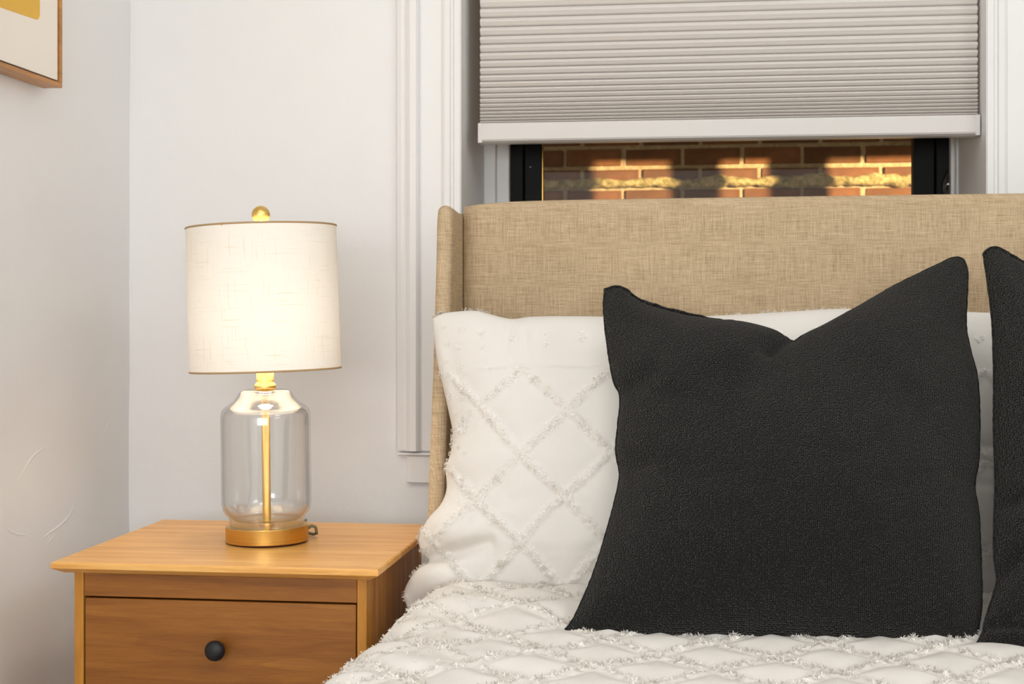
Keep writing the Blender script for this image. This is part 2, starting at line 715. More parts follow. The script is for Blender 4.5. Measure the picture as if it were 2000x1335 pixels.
# inner stops, stepping towards the black frame
FY = YB + 0.292
for sg, xj, xf in ((1, WX0, on_y(994, 300, FY).x), (-1, WX1, on_y(1857, 300, FY).x)):
    w0, w1 = sorted((xj, xj + sg * abs(xf - xj) * 0.52))
    box('window_stop', w0, w1, YB + 0.252, YB + WALL_T, WZ0, WZ1, M['trim'], win, 0.002)
    w0, w1 = sorted((xj + sg * abs(xf - xj) * 0.5, xf + sg * 0.003))
    box('window_stop', w0, w1, YB + 0.272, YB + WALL_T, WZ0, WZ1, M['trim'], win, 0.002)
box('sill', WX0, WX1, YB, YB + WALL_T, WZ0, WZ0 + 0.02, M['trim'], win, 0.003)
FX0, FX1 = on_y(994, 300, FY).x, on_y(1857, 300, FY).x
GX0, GX1 = on_y(1058, 300, FY + 0.01).x, on_y(1785, 300, FY + 0.01).x
fz0, fz1 = WZ0 + 0.02, WZ1
m0 = FX0 + (GX0 - FX0) * 0.44
m1 = FX1 - (FX1 - GX1) * 0.40
box('window_frame', FX0, m0, FY, FY + 0.06, fz0, fz1, M['black_frame'], win, 0.002)
box('window_frame', m1, FX1, FY, FY + 0.06, fz0, fz1, M['black_frame'], win, 0.002)
box('sash_stile', m0 + 0.0012, GX0, FY + 0.010, FY + 0.05, fz0 + 0.03, fz1, M['black_frame'], win, 0.002)
box('sash_stile', GX1, m1 - 0.0012, FY + 0.010, FY + 0.05, fz0 + 0.03, fz1, M['black_frame'], win, 0.002)
box('window_frame', FX0, FX1, FY, FY + 0.06, fz0, fz0 + 0.03, M['black_frame'], win, 0.002)
box('sash_rail', m0, m1, FY + 0.010, FY + 0.05, fz0 + 0.03, fz0 + 0.09, M['black_frame'], win, 0.002)
box('pane', GX0 - 0.004, GX1 + 0.004, FY + 0.028, FY + 0.032, fz0 + 0.08, fz1, M['pane'], win)
# glazing bead shine line and screw
box('glazing_bead', GX0 - 0.001, GX0 + 0.0016, FY + 0.016, FY + 0.028, fz0 + 0.09, fz1, M['brass'], win)
sp = on_y(1036, 327, FY + 0.010)
lathe('screw', [(0.0, 0.0), (0.0016, 0.0004), (0.0016, 0.0015), (0, 0.002)], M['rail'], win, (sp.x, FY + 0.0085, sp.z), 12)
# little clear tilt latch at the right stile
lp = on_y(1850, 350, FY)
lat = thin_glass('latch_clear', (0.86, 0.87, 0.87, 1), 0.12, 0.12, 0.8, 2.0)
vs, fs = [], []
for j in range(9):
    s = j / 8
    wdt = 0.006 + 0.006 * sin(pi * min(1, s * 1.15))
    dep = 0.004 + 0.016 * sin(pi * s) ** 0.7
    for (a, b) in ((-1, 0), (-0.6, 0.8), (0.1, 1), (0.8, 0.7), (1, 0)):
        vs.append((lp.x + wdt * a - 0.002 + 0.004 * s, FY - dep * b, lp.z - 0.034 + 0.05 * s))
for j in range(8):
    for i in range(4):
        a = j * 5 + i
        fs.append((a, a + 1, a + 6, a + 5))
mesh('tilt_latch', vs, fs, lat, win, True)

# ------------------------------------------------------------------ cellular blind
BY = YB + 0.035
bx0, bx1 = on_y(938, 100, BY).x, on_y(1909, 100, BY).x
blind = empty('cellular_blind', ((bx0 + bx1) / 2, BY, on_y(940, 280, BY).z),
              'light grey pleated cellular blind pulled partly down over the window', 'blind')
rows = [15.7, 34.6, 52.5, 69.9, 86.2, 102.3, 117.4, 131.8, 146, 158.9, 170.9, 181.9, 191.9, 201.7, 210.2, 217.1,
        224, 230.6, 236.2, 242.0]
zs = [on_y(938, r, BY).z for r in rows]
p = zs[0] - zs[1]
while zs[0] < WZ1 - 0.05:
    p *= 1.015
    zs.insert(0, zs[0] + p)
for z1, z0 in zip(zs, zs[1:]):
    h = z1 - z0
    dep = 0.0100 + 0.003 * max(0, 1 - h / 0.016)
    prof = []
    for sv, dv in ((0, -0.35), (0.09, 0.22), (0.18, 0.50), (0.50, 0.97), (0.57, 1.0), (0.65, 0.98), (0.90, 0.55), (0.955, 0.22), (1, -0.35)):
        prof.append((BY + 0.006 - dep * dv, z0 + h * sv))     # crisp valleys, one soft fold along the nose
    for k in range(5):
        s = 1 - k / 4
        prof.append((BY + 0.008 + 0.010 * sin(pi * s), z0 + h * s))
    vs, n = [], len(prof)
    for x in (bx0, bx1):
        vs += [(x, a, b) for a, b in prof]
    fs = [tuple(range(n)), tuple(reversed(range(n, 2 * n)))] + [(i, (i + 1) % n, n + (i + 1) % n, n + i) for i in range(n)]
    mesh('pleat', vs, fs, M['blind'], blind)
rz1, rz0 = on_y(938, 242.5, BY).z, on_y(938, 277.0, BY).z
RY0, RY1 = BY - 0.013, BY + 0.022
prof = [(RY0, rz1), (RY0 - 0.001, rz1 - 0.003), (RY0 - 0.001, rz0 + 0.003), (RY0 + 0.001, rz0), (RY0 + 0.010, rz0 - 0.003),
        (RY1, rz0 - 0.003), (RY1, rz1)]
extrude_profile('bottom_rail', prof, 'x', bx0 + 0.004, bx1 - 0.004, M['rail'], blind)
for a, b in ((bx0 - 0.0025, bx0 + 0.0055), (bx1 - 0.0055, bx1 + 0.0025)):
    box('rail_end_cap', a, b, RY0 - 0.0015, RY1 + 0.001, rz0 - 0.0035, rz1 + 0.0005, M['rail'], blind, 0.0012)
box('head_rail', bx0, bx1, BY - 0.015, BY + 0.025, zs[0], WZ1, M['rail'], blind, 0.002)

# ------------------------------------------------------------------ brick wall across the yard
WY = 5.22
zj = [on_y(1300, y, WY).z for y in (287, 327)]
pitch_z = zj[0] - zj[1]
pitch_x = 0.209
brick_wall = box('wall_outside', -4.0, 4.0, WY - 0.0065, WY + 0.25, -1.0, 4.5, M['mortar'])
struct(brick_wall)
tag(brick_wall, 'red brick wall with lime mortar seen through the window')
bmb = bmesh.new()
add_box(bmb, -pitch_x / 2 + 0.0068, pitch_x / 2 - 0.0068, -0.012, 0.05, -pitch_z / 2 + 0.0072, pitch_z / 2 - 0.0072, 0.003, 1)
bme = bpy.data.meshes.new('brick')
bmb.to_mesh(bme)
bmb.free()
bme.materials.append(M['brick'])
x_joint = on_y(1104, 307, WY).x
for r in range(-7, 6):
    zc = zj[0] - pitch_z / 2 + r * pitch_z
    off = 0.0 if r % 2 == 0 else 0.30 * pitch_x
    for c in range(-4, 10):
        o = bpy.data.objects.new('brick', bme)
        COL.objects.link(o)
        o.location = (x_joint + off + (c + 0.5) * pitch_x + random.uniform(-.002, .002), WY + random.uniform(-.003, .003),
                      zc + random.uniform(-.0015, .0015))
        o.rotation_euler = (0, random.uniform(-.006, .006), random.uniform(-.01, .01))
        o.parent = brick_wall
# crust of squeezed-out mortar along one course
N = 260
vs, fs, K = [], [], 8
zl = zj[1] - pitch_z * 0.78
for i in range(N + 1):
    x = -1.7 + 3.6 * i / N
    g = 0.35 + 0.65 * min(max((x + 0.75) / 1.1, 0), 1)
    up = (0.012 + 0.020 * g * (0.55 + noise.noise(Vector((x * 9, 0, 0))) * 0.9 + 0.5 * noise.noise(Vector((x * 30, 2, 0)))))
    dn = 0.010 + 0.014 * g * (0.6 + 0.8 * noise.noise(Vector((x * 14, 5, 0))) + 0.6 * noise.noise(Vector((x * 42, 8, 0))))
    pr = 0.014 + 0.018 * g * (0.7 + 0.5 * noise.noise(Vector((x * 20, 3, 1))))
    for k in range(K):
        t = k / (K - 1)
        a = pi * t
        z = zl + (up if t < 0.5 else dn) * cos(a) + 0.004 * noise.noise(Vector((x * 70, k * 3.1, 0)))
        y = WY - 0.008 - pr * sin(a) + 0.005 * noise.noise(Vector((x * 60, k * 2.1, 4)))
        vs.append((x, y, z))
for i in range(N):
    for k in range(K - 1):
        a = i * K + k
        fs.append((a, a + 1, a + K + 1, a + K))
mesh('mortar_crust', vs, fs, M['moss'], brick_wall, True)

# added slotted panel and spot, out of view, that shape lit patches on the bricks
SRC = Vector((5.0, 1.0, ZC + 1.2))
AY = YB + WALL_T + 0.01
fr = (AY - SRC.y) / (WY - SRC.y)
ax = lambda xb: SRC.x + fr * (xb - SRC.x)
az = lambda zb: SRC.z + fr * (zb - SRC.z)
wx = lambda px: on_y(px, 340, WY).x
spans = [(wx(1138), wx(1300)), (wx(1388), wx(1492)), (wx(1600), wx(1600) + 0.55)]
zt_, zb_ = az(on_y(1300, 316, WY).z), az(ZC - 0.5)
bm = bmesh.new()
xs = [1.89] + [v for s in spans for v in (ax(s[0]), ax(s[1]))] + [6.2]
add_box(bm, xs[0], xs[-1], AY, AY + 0.01, zt_, 4.0)
add_box(bm, xs[0], xs[-1], AY, AY + 0.01, -0.3, zb_)
for i in range(0, len(xs), 2):
    add_box(bm, xs[i], xs[i + 1], AY, AY + 0.01, zb_, zt_)
struct(from_bm('patch_mask', bm, M['mortar']))
l = bpy.data.lights.new('patch_spot', 'SPOT')
l.energy, l.color, l.shadow_soft_size = 6000, (1.0, 0.68, 0.36), 0.012
l.spot_size, l.spot_blend = math.radians(50), 0.3
lo = bpy.data.objects.new('patch_spot', l)
lo.location = SRC
lo.rotation_euler = (Vector((0.1, WY, ZC + 0.3)) - SRC).to_track_quat('-Z', 'Y').to_euler()
COL.objects.link(lo)

# ------------------------------------------------------------------ framed print on the left wall
fc = on_x(121, 172, XL + 0.036)
FYE, FZ0 = fc.y, fc.z
FYS, FZ1 = FYE - 0.52, FZ0 + 0.72
art = empty('framed_print', (XL + 0.004, (FYE + FYS) / 2, FZ0),
            'framed abstract print with an ochre shape in a thin oak frame on the left wall', 'picture')
D0, D1, FWd = XL + 0.004, XL + 0.037, 0.0075
box('frame_rail', D0, D1, FYS, FYE, FZ0, FZ0 + FWd, M['oak_frame'], art, 0.001)
box('frame_rail', D0, D1, FYS, FYE, FZ1 - FWd, FZ1, M['oak_frame'], art, 0.001)
box('frame_rail', D0, D1, FYE - FWd, FYE, FZ0 + FWd, FZ1 - FWd, M['oak_frame'], art, 0.001)
box('frame_rail', D0, D1, FYS, FYS + FWd, FZ0 + FWd, FZ1 - FWd, M['oak_frame'], art, 0.001)
box('backing_board', D0, D1 - 0.012, FYS + FWd, FYE - FWd, FZ0 + FWd, FZ1 - FWd, M['dark_gap'], art)
g = 0.0035
prt = box('print', D1 - 0.012, D1 - 0.0035, FYS + FWd + g, FYE - FWd - g, FZ0 + FWd + g, FZ1 - FWd - g, M['paper'], art)
# ochre form: rounded corner at lower right
PX = D1 - 0.0030
c0 = on_x(78, 41, PX)
poly = []
edge_y = c0.y
zlow = c0.z
left_low = on_x(0, 20, PX)
slope = (left_low.z - zlow) / (left_low.y - edge_y)
R = 0.012
poly.append((edge_y, zlow + 0.30))
for k in range(7):
    a = k / 6 * pi / 2
    poly.append((edge_y - R + R * cos(a), zlow + R - R * sin(a)))
for k in range(1, 14):
    t = k / 13
    yy = edge_y - 0.34 * t - R
    poly.append((yy, zlow + 0.004 * sin(t * 2) + slope * (yy + R - edge_y) * (1 - 0.35 * t)))
poly.append((edge_y - 0.36, zlow + 0.30))
for k in range(1, 12):
    t = k / 12
    poly.append((edge_y - 0.36 * (1 - t), zlow + 0.30 + 0.06 * sin(pi * t)))
n = len(poly)
vs = [(PX, y, z) for y, z in poly] + [(PX - 0.001, y, z) for y, z in poly]
fs = [tuple(range(n)), tuple(reversed(range(n, 2 * n)))] + [(i, (i + 1) % n, n + (i + 1) % n, n + i) for i in range(n)]
bm = bmesh.new()
bv = [bm.verts.new(v) for v in vs]
for f in fs:
    bm.faces.new([bv[i] for i in f])
from_bm('ochre_shape', bm, M['ochre'], prt)

# ------------------------------------------------------------------ nightstand
NZ = 0.600
NX0, NX1, NY0, NY1 = -0.9225, -0.446, 1.974, 2.407
stand = empty('nightstand', ((NX0 + NX1) / 2, (NY0 + NY1) / 2, 0),
              'honey-toned wooden nightstand with a black drawer knob beside the bed', 'nightstand')
# top with eased upper edge and a chamfer underneath
T1, T2, CH = 0.0088, 0.0170, 0.015
bm = bmesh.new()
rings = [(0.0025, 0.0), (0.0006, -0.0012), (0.0, -0.003), (0.0, -T1), (0.004, -T1 - 0.0025), (CH, -T2)]
rv = []
for ins, dz in rings:
    rv.append([bm.verts.new((x, y, NZ + dz)) for x, y in ((NX0 + ins, NY0 + ins), (NX1 - ins, NY0 + ins),
                                                          (NX1 - ins, NY1 - ins * 0.2), (NX0 + ins, NY1 - ins * 0.2))])
for a, b in zip(rv, rv[1:]):
    for i in range(4):
        j = (i + 1) % 4
        bm.faces.new((a[i], a[j], b[j], b[i]))
bm.faces.new(rv[0])
bm.faces.new(list(reversed(rv[-1])))
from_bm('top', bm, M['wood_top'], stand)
BX0, BX1, BY0, BY1 = NX0 + 0.0255, NX1 - 0.0215, NY0 + 0.022, NY1 - 0.012
BZ1 = NZ - T2 - 0.0003
PW = 0.0140
box('post', BX0, BX0 + PW, BY0, BY0 + 0.030, 0.0, BZ1, M['wood_post'], stand, 0.0015)
box('post', BX1 - PW, BX1, BY0, BY0 + 0.030, 0.0, BZ1, M['wood_post'], stand, 0.0015)
box('post', BX0, BX0 + PW, BY1 - 0.030, BY1, 0.0, BZ1, M['wood_post'], stand, 0.0015)
box('post', BX1 - PW, BX1, BY1 - 0.030, BY1, 0.0, BZ1, M['wood_post'], stand, 0.0015)
box('side_panel', BX0 + 0.001, BX0 + 0.011, BY0 + 0.030, BY1 - 0.030, 0.12, BZ1, M['wood_side'], stand)
box('side_panel', BX1 - 0.011, BX1 - 0.0006, BY0 + 0.030, BY1 - 0.030, 0.12, BZ1, M['wood_side'], stand)
box('back_panel', BX0 + PW, BX1 - PW, BY1 - 0.012, BY1 - 0.004, 0.12, BZ1, M['wood_side'], stand)
box('bottom_panel', BX0 + PW, BX1 - PW, BY0 + 0.004, BY1 - 0.012, 0.12, 0.135, M['wood_side'], stand)
DX0, DX1 = BX0 + PW + 0.0016, BX1 - PW - 0.0016
zr = NZ - T2 - 0.0345
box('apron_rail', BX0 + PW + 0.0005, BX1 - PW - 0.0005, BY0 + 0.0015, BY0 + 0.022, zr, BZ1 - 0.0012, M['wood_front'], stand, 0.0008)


def drawer(z0, z1):
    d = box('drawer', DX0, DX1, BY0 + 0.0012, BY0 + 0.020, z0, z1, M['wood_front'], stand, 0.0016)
    xm, zm = (DX0 + DX1) / 2 + 0.001, z0 + 0.645 * (z1 - z0)
    off = Vector((xm, BY0, zm))
    prof = [(0.0, 0.0275), (0.006, 0.0272), (0.0105, 0.0255), (0.0136, 0.0222), (0.0146, 0.0185), (0.0140, 0.0155),
            (0.0115, 0.0125), (0.0075, 0.0105), (0.0062, 0.006), (0.0075, 0.0), (0.0075, -0.002)]
    vs, fs, n = [], [], 32
    for r, h in prof:
        for i in range(n):
            a = 2 * pi * i / n
            vs.append((off.x + r * cos(a), off.y - h, off.z + r * sin(a)))
    for j in range(len(prof) - 1):
        for i in range(n):
            fs.append((j * n + i, j * n + (i + 1) % n, (j + 1) * n + (i + 1) % n, (j + 1) * n + i))
    k = mesh('knob', vs, fs, M['black'], d, True)
    k['label'] = 'round matte black drawer knob'
    return d


zd1 = zr - 0.0028
kn = on_y(415, 1271, BY0 - 0.02)
zd0 = zd1 - 0.185
dr = drawer(zd0, zd1)
k = dr.children[0]
drawer(0.139, zd0 - 0.0035)


# ------------------------------------------------------------------ table lamp
lamp_c = Vector((-0.6713, 2.193, NZ + 0.0004))
lamp = empty('table_lamp', lamp_c, 'lit table lamp with linen drum shade and clear glass jar body on the nightstand', 'lamp')
LC = lamp_c
lathe('base_pad', [(0.0, 0.0), (0.060, 0.0), (0.0612, 0.001), (0.0612, 0.0022), (0.0, 0.0022)], M['felt'], lamp, LC)
lathe('base', [(0.0, 0.0022), (0.0632, 0.0022), (0.0635, 0.0025), (0.0636, 0.0029), (0.0636, 0.0032), (0.0636, 0.010), (0.0636, 0.018), (0.0636, 0.0246), (0.0636, 0.0249), (0.0635, 0.0253), (0.0632, 0.0256), (0.0628, 0.0257), (0.060, 0.0257), (0.0, 0.0258)], M['brass'], lamp, LC, 96)
lathe('jar', [(0.0560, 0.0262), (0.0568, 0.030), (0.0572, 0.036), (0.0578, 0.040), (0.0625, 0.044), (0.0668, 0.051), (0.0686, 0.060), (0.0690, 0.075),
              (0.0690, 0.185), (0.0688, 0.196), (0.0672, 0.2035), (0.0630, 0.2085), (0.0560, 0.2130), (0.0490, 0.2180), (0.0440, 0.2240),
              (0.0405, 0.2300), (0.0375, 0.2335), (0.0330, 0.2350), (0.0150, 0.2350)], M['jar'], lamp, LC, 96)

lathe('jar_inner', [(0.0150, 0.0320), (0.0300, 0.0330), (0.0420, 0.0375), (0.0500, 0.0350), (0.0555, 0.0400), (0.0600, 0.0465),
                    (0.0640, 0.0530), (0.0658, 0.0620), (0.0662, 0.0760), (0.0662, 0.184), (0.0655, 0.194), (0.0635, 0.2000),
                    (0.0590, 0.2050), (0.0520, 0.2098), (0.0455, 0.2150), (0.0405, 0.2215), (0.0370, 0.2280), (0.0330, 0.2318), (0.0150, 0.2320)],
      M['jar'], lamp, LC, 96)
for o in lamp.children:
    if o.name.startswith('jar'):           # open rims: drop the flat caps
        bm = bmesh.new()
        bm.from_mesh(o.data)
        big = [f for f in bm.faces if len(f.verts) > 4]
        bmesh.ops.delete(bm, geom=big, context='FACES_ONLY')
        o.data.materials.append(M['jar_thick'])
        for f in bm.faces:
            zz = f.calc_center_median().z
            if zz > 0.2005 or zz < 0.050:
                f.material_index = 1
        bm.to_mesh(o.data)
        bm.free()
lathe('rod', [(0.0, 0.0255), (0.012, 0.0256), (0.012, 0.027), (0.0066, 0.0285), (0.0066, 0.240), (0.0, 0.240)], M['gold'], lamp, LC, 32)
lathe('collar', [(0.0, 0.2352), (0.0150, 0.2352), (0.0166, 0.2375), (0.0172, 0.2410), (0.0160, 0.2440), (0.0140, 0.2455), (0.0134, 0.2480),
                 (0.0134, 0.270), (0.0, 0.270)], M['gold'], lamp, LC, 40)
lathe('socket', [(0.0, 0.268), (0.0165, 0.268), (0.0165, 0.296), (0.0, 0.296)], M['gold'], lamp, LC, 32)
bulb_prof = [(0.0, 0.296), (0.012, 0.296), (0.014, 0.304), (0.023, 0.322), (0.030, 0.342), (0.028, 0.362), (0.018, 0.376), (0.0, 0.381)]
lathe('bulb', bulb_prof, M['bulb'], lamp, LC, 20)
# drum shade, hung a touch askew
SR0, SR1, SZ0, SZ1 = 0.1160, 0.1154, 0.2660, 0.4868
tilt = math.radians(1.1)


def tilted(x, y, z):
    zm = (SZ0 + SZ1) / 2
    dx, dz = x, z - zm
    return (LC.x + dx * cos(tilt) - dz * sin(tilt) - 0.0008, LC.y + y, LC.z + zm + dx * sin(tilt) + dz * cos(tilt))


n, m = 128, 12
vs, fs, uvs = [], [], []
for j in range(m + 1):
    s = j / m
    r = SR0 + (SR1 - SR0) * s
    for i in range(n):
        a = 2 * pi * i / n
        vs.append(tilted(r * cos(a), r * sin(a), SZ0 + (SZ1 - SZ0) * s))
for j in range(m):
    for i in range(n):
        fs.append((j * n + i, j * n + (i + 1) % n, (j + 1) * n + (i + 1) % n, (j + 1) * n + i))
        for (jj, ii) in ((j, i), (j, i + 1), (j + 1, i + 1), (j + 1, i)):
            uvs.append((ii / n * 2 * pi * SR0, jj / m * (SZ1 - SZ0)))
sh = mesh('shade', vs, fs, M['shade'], lamp, True)
uv = sh.data.uv_layers.new(name='UVMap')
uv.data.foreach_set('uv', [c for p in uvs for c in p])
sh['label'] = 'cream linen drum lamp shade'


def ring_torus(name, R, z, r, mat, parent):
    vs, fs, k = [], [], 8
    for i in range(128):
        a = 2 * pi * i / 128
        for q in range(k):
            b = 2 * pi * q / k
            rr = R + r * cos(b)
            vs.append(tilted(rr * cos(a), rr * sin(a), z + r * 1.3 * sin(b)))
    for i in range(128):
        for q in range(k):
            i2, q2 = (i + 1) % 128, (q + 1) % k
            fs.append((i * k + q, i2 * k + q, i2 * k + q2, i * k + q2))
    return mesh(name, vs, fs, mat, parent, True)


ring_torus('shade_rim', SR1, SZ1, 0.0011, M['ring'], sh)
ring_torus('shade_rim', SR0, SZ0, 0.0011, M['ring'], sh)
# frayed threads along the top and bottom rims
vs, fs = [], []
for z, R, dirn, cnt in ((SZ1 + 0.001, SR1, 1, 150), (SZ0 - 0.001, SR0, -1, 90)):
    for _ in range(cnt):
        a = random.uniform(pi * 0.95, pi * 2.05)
        l_ = random.uniform(0.0008, 0.0026)
        b = len(vs)
        da = random.uniform(0.004, 0.010)
        vs += [tilted(R * cos(a), R * sin(a), z - dirn * 0.001), tilted(R * cos(a + da), R * sin(a + da), z - dirn * 0.001),
               tilted((R + random.uniform(-.001, .001)) * cos(a + da / 2), R * sin(a + da / 2), z + dirn * l_)]
        fs.append((b, b + 1, b + 2))
fr_o = mesh('frayed_threads', vs, fs, M['cotton'], sh)
fr_o['kind'] = 'stuff'
# spider arms and finial
for q in range(3):
    a = q * 2 * pi / 3 + 0.3
    tube('spider_arm', [Vector(tilted(0, 0, SZ1 - 0.006)), Vector(tilted(SR1 * cos(a), SR1 * sin(a), SZ1 - 0.002))], 0.0013, M['gold'], sh, 6)
lathe('harp', [(0.0, 0.380), (0.003, 0.382), (0.003, 0.502), (0.0, 0.503)], M['gold'], lamp, (LC.x - 0.003, LC.y, LC.z), 12)
fp = []
for i in range(17):
    a = -pi / 2 + pi * i / 16
    fp.append((0.0143 * cos(a) if 0 < i < 16 else 0.0, 0.5060 + 0.0143 * sin(a)))
lathe('finial', fp, M['gold'], lamp, (LC.x - 0.0035, LC.y, LC.z), 32)
# cord leaving the base at the back
cp = [(0.050, 0.036, 0.012), (0.060, 0.041, 0.019), (0.0655, 0.044, 0.0165), (0.0660, 0.048, 0.006), (0.058, 0.058, 0.003), (0.03, 0.09, 0.003),
      (0.012, 0.14, 0.003), (0.004, 0.19, 0.003), (0.0, 0.222, 0.002)]
cvp = [Vector(p) for p in cp]
pts = []
for i in range(len(cvp) - 1):
    for k in range(6):
        pts.append(LC + cvp[i].lerp(cvp[i + 1], k / 6))
pts.append(LC + cvp[-1])
tube('cord', pts, 0.0024, M['cord'], lamp, 8)
lamp.rotation_euler = (0, math.radians(-0.75), 0)

# ------------------------------------------------------------------ bed
HX0, HX1 = -0.3885, 1.205
HF, HB = 2.345, 2.412
HZ = ZC + 0.1835
bed = empty('upholstered_bed', ((HX0 + HX1) / 2, 1.3, 0), 'bed with a beige linen upholstered wingback headboard under the window', 'bed')
vs, fs = [], []
xs_ = [HX0 + (HX1 - HX0) * i / 60 for i in range(61)]
for x in xs_:
    e = min(x - HX0, HX1 - x)
    zt = HZ - 0.0015 - 0.0085 * math.exp(-e / 0.05) + 0.0035 * min(1.0, (x - HX0) / 0.8)            # the top line eases down towards the wings
    ins = 0.004 * math.exp(-e / 0.006)
    loop = [(HF + ins, 0.18), (HF + ins, zt - 0.014)]
    for k in range(1, 7):
        a = k / 6 * pi / 2
        loop.append((HF + ins + 0.013 * (1 - cos(a)), zt - 0.014 + 0.014 * sin(a)))
    for k in range(7):
        a = k / 6 * pi / 2
        loop.append((HB - 0.013 + 0.013 * sin(a), zt - 0.014 + 0.014 * cos(a)))
    loop.append((HB, 0.18))
    vs += [(x, y, z) for y, z in loop]
n = len(loop)
for i in range(60):
    for k in range(n):
        k2 = (k + 1) % n
        fs.append((i * n + k, i * n + k2, (i + 1) * n + k2, (i + 1) * n + k))
fs += [tuple(range(n)), tuple(reversed(range(60 * n, 61 * n)))]
bm = bmesh.new()
bv = [bm.verts.new(v) for v in vs]
for f in fs:
    bm.faces.new([bv[i] for i in f])
from_bm('headboard', bm, M['linen'], bed, True)


def wing(x0, x1, nm):
    """outline in (y,z): straight back, slightly flared front, eased top; extruded with a rounded nose"""
    zt = ZC + 0.166
    front = [(HF - 0.150, 0.10), (HF - 0.185, ZC - 0.40), (HF - 0.175, ZC - 0.28), (HF - 0.138, ZC - 0.10), (HF - 0.112, ZC + 0.06), (HF - 0.104, ZC + 0.13)]
    top = [(HF - 0.101, zt - 0.012), (HF - 0.096, zt - 0.002), (HF - 0.086, zt + 0.002), (HF - 0.05, zt), (HF - 0.004, zt - 0.003)]
    fr, L = catmull(front, 0)
    f2 = [curve_at((fr, L), i / 24) for i in range(25)]
    out = [(p.x, p.y) for p in f2] + top
    back = [(HB, zt - 0.003), (HB, 0.10)]
    loop = out + back
    xm, ht = (x0 + x1) / 2, (x1 - x0) / 2
    rings = []
    K = 9
    for q in range(K):
        a = -pi / 2 + pi * q / (K - 1)
        ins = (1 - cos(a)) * ht * 1.0
        ring = []
        for idx, (y, z) in enumerate(loop):
            yy, zz = y, z
            if idx < len(out):
                # pull the nose in towards the faces
                yy = y + ins * (1.0 if idx < 27 else 0.3)
                if idx >= 25:
                    zz = z - ins * 0.8
            ring.append((xm + ht * sin(a), yy, zz))
        rings.append(ring)
    vs = [p for r in rings for p in r]
    n = len(loop)
    fs = []
    for q in range(K - 1):
        for i in range(n):
            j = (i + 1) % n
            fs.append((q * n + i, q * n + j, (q + 1) * n + j, (q + 1) * n + i))
    fs.append(tuple(range(n)))
    fs.append(tuple(reversed(range((K - 1) * n, K * n))))
    bm = bmesh.new()
    bv = [bm.verts.new(v) for v in vs]
    for f in fs:
        bm.faces.new([bv[i] for i in f])
    return from_bm(nm, bm, M['linen'], bed, False)


wing(-0.4150, HX0 - 0.0016, 'wing')
wing(HX1 + 0.0016, HX1 + 0.0270, 'wing')
box('side_rail', -0.375, -0.345, 0.36, HF - 0.001, 0.14, 0.34, M['linen'], bed, 0.008)
box('side_rail', 1.155, 1.185, 0.36, HF - 0.001, 0.14, 0.34, M['linen'], bed, 0.008)
box('foot_rail', -0.375, 1.185, 0.32, 0.36, 0.14, 0.34, M['linen'], bed, 0.008)
for x in (-0.36, 1.13):
    for y in (0.34, 2.34):
        box('leg', x, x + 0.04, y, y + 0.04, 0.0, 0.15, M['black'], bed, 0.003)
box('mattress', -0.335, 1.145, 0.40, HF - 0.004, 0.30, ZC - 0.455, M['cotton'], bed, 0.04, 4)

# ------------------------------------------------------------------ tufts (chenille) helper
LAT_W = 0.131


def tufts_mesh(name, samples, parent, size=0.0044):
    """samples: (pos, normal, scale); each becomes a small spray of short cut threads"""
    vs, fs, nn = [], [], []
    for p, nrm, sc in samples:
        a = Vector((0.3, 0.9, 0.2)) if abs(nrm.x) > 0.8 else Vector((1, 0, 0))
        t1 = nrm.cross(a).normalized()
        t2 = nrm.cross(t1)
        for _ in range(4):
            an = random.uniform(0, 2 * pi)
            lean = random.uniform(0.9, 1.5) if random.random() < 0.85 else random.uniform(0.1, 0.9)
            d = (nrm * cos(lean) + (t1 * cos(an) + t2 * sin(an)) * sin(lean)).normalized()
            side = d.cross(nrm)
            if side.length < 1e-4:
                side = t1.copy()
            side.normalize()
            L = size * sc * random.uniform(0.55, 1.15)
            wd = 0.00058 * sc * random.uniform(0.8, 1.3)
            base = p + nrm * random.uniform(-0.0004, 0.0022) + (t1 * cos(an) + t2 * sin(an)) * 0.0007
            b = len(vs)
            tip = base + d * L
            tw = wd * random.uniform(0.25, 0.7)
            mid = base + d * L * 0.55 + nrm * 0.0006
            quad = [base - side * wd, base + side * wd, mid + side * wd * 1.15, mid - side * wd * 1.15, tip + side * tw, tip - side * tw]
            vs.extend(quad)
            q1, q2 = (b, b + 1, b + 2, b + 3), (b + 3, b + 2, b + 4, b + 5)
            if (quad[1] - quad[0]).cross(quad[2] - quad[1]).dot(nrm) < 0:
                q1, q2 = q1[::-1], q2[::-1]
            fs.extend([q1, q2])
            face_n = (quad[1] - quad[0]).cross(quad[2] - quad[1]).normalized()
            if face_n.dot(nrm) < 0:
                face_n = -face_n
            sn = (nrm * 0.9 + face_n * 0.22).normalized()
            nn.extend([sn] * 6)
    o = mesh(name, vs, fs, M['tuft'], parent, True)
    o.data.normals_split_custom_set_from_vertices([tuple(v) for v in nn])
    o['kind'] = 'stuff'
    o['label'] = 'raised white chenille tufts in a diamond lattice'
    return o


def lattice_dist(x, y, ox, oy, W=LAT_W):
    """distance to the nearest line of a diamond lattice with a crossing at (ox, oy)"""
    wv = Vector((x * 9, y * 9, 0.5))
    x += 0.007 * noise.noise(wv)
    y += 0.007 * noise.noise(wv + Vector((7, 3, 5)))
    u, v = (x - ox) / W, (y - oy) / W
    a = abs((u + v) - round(u + v))
    b = abs((u - v) - round(u - v))
    return min(a, b) * W / sqrt(2)


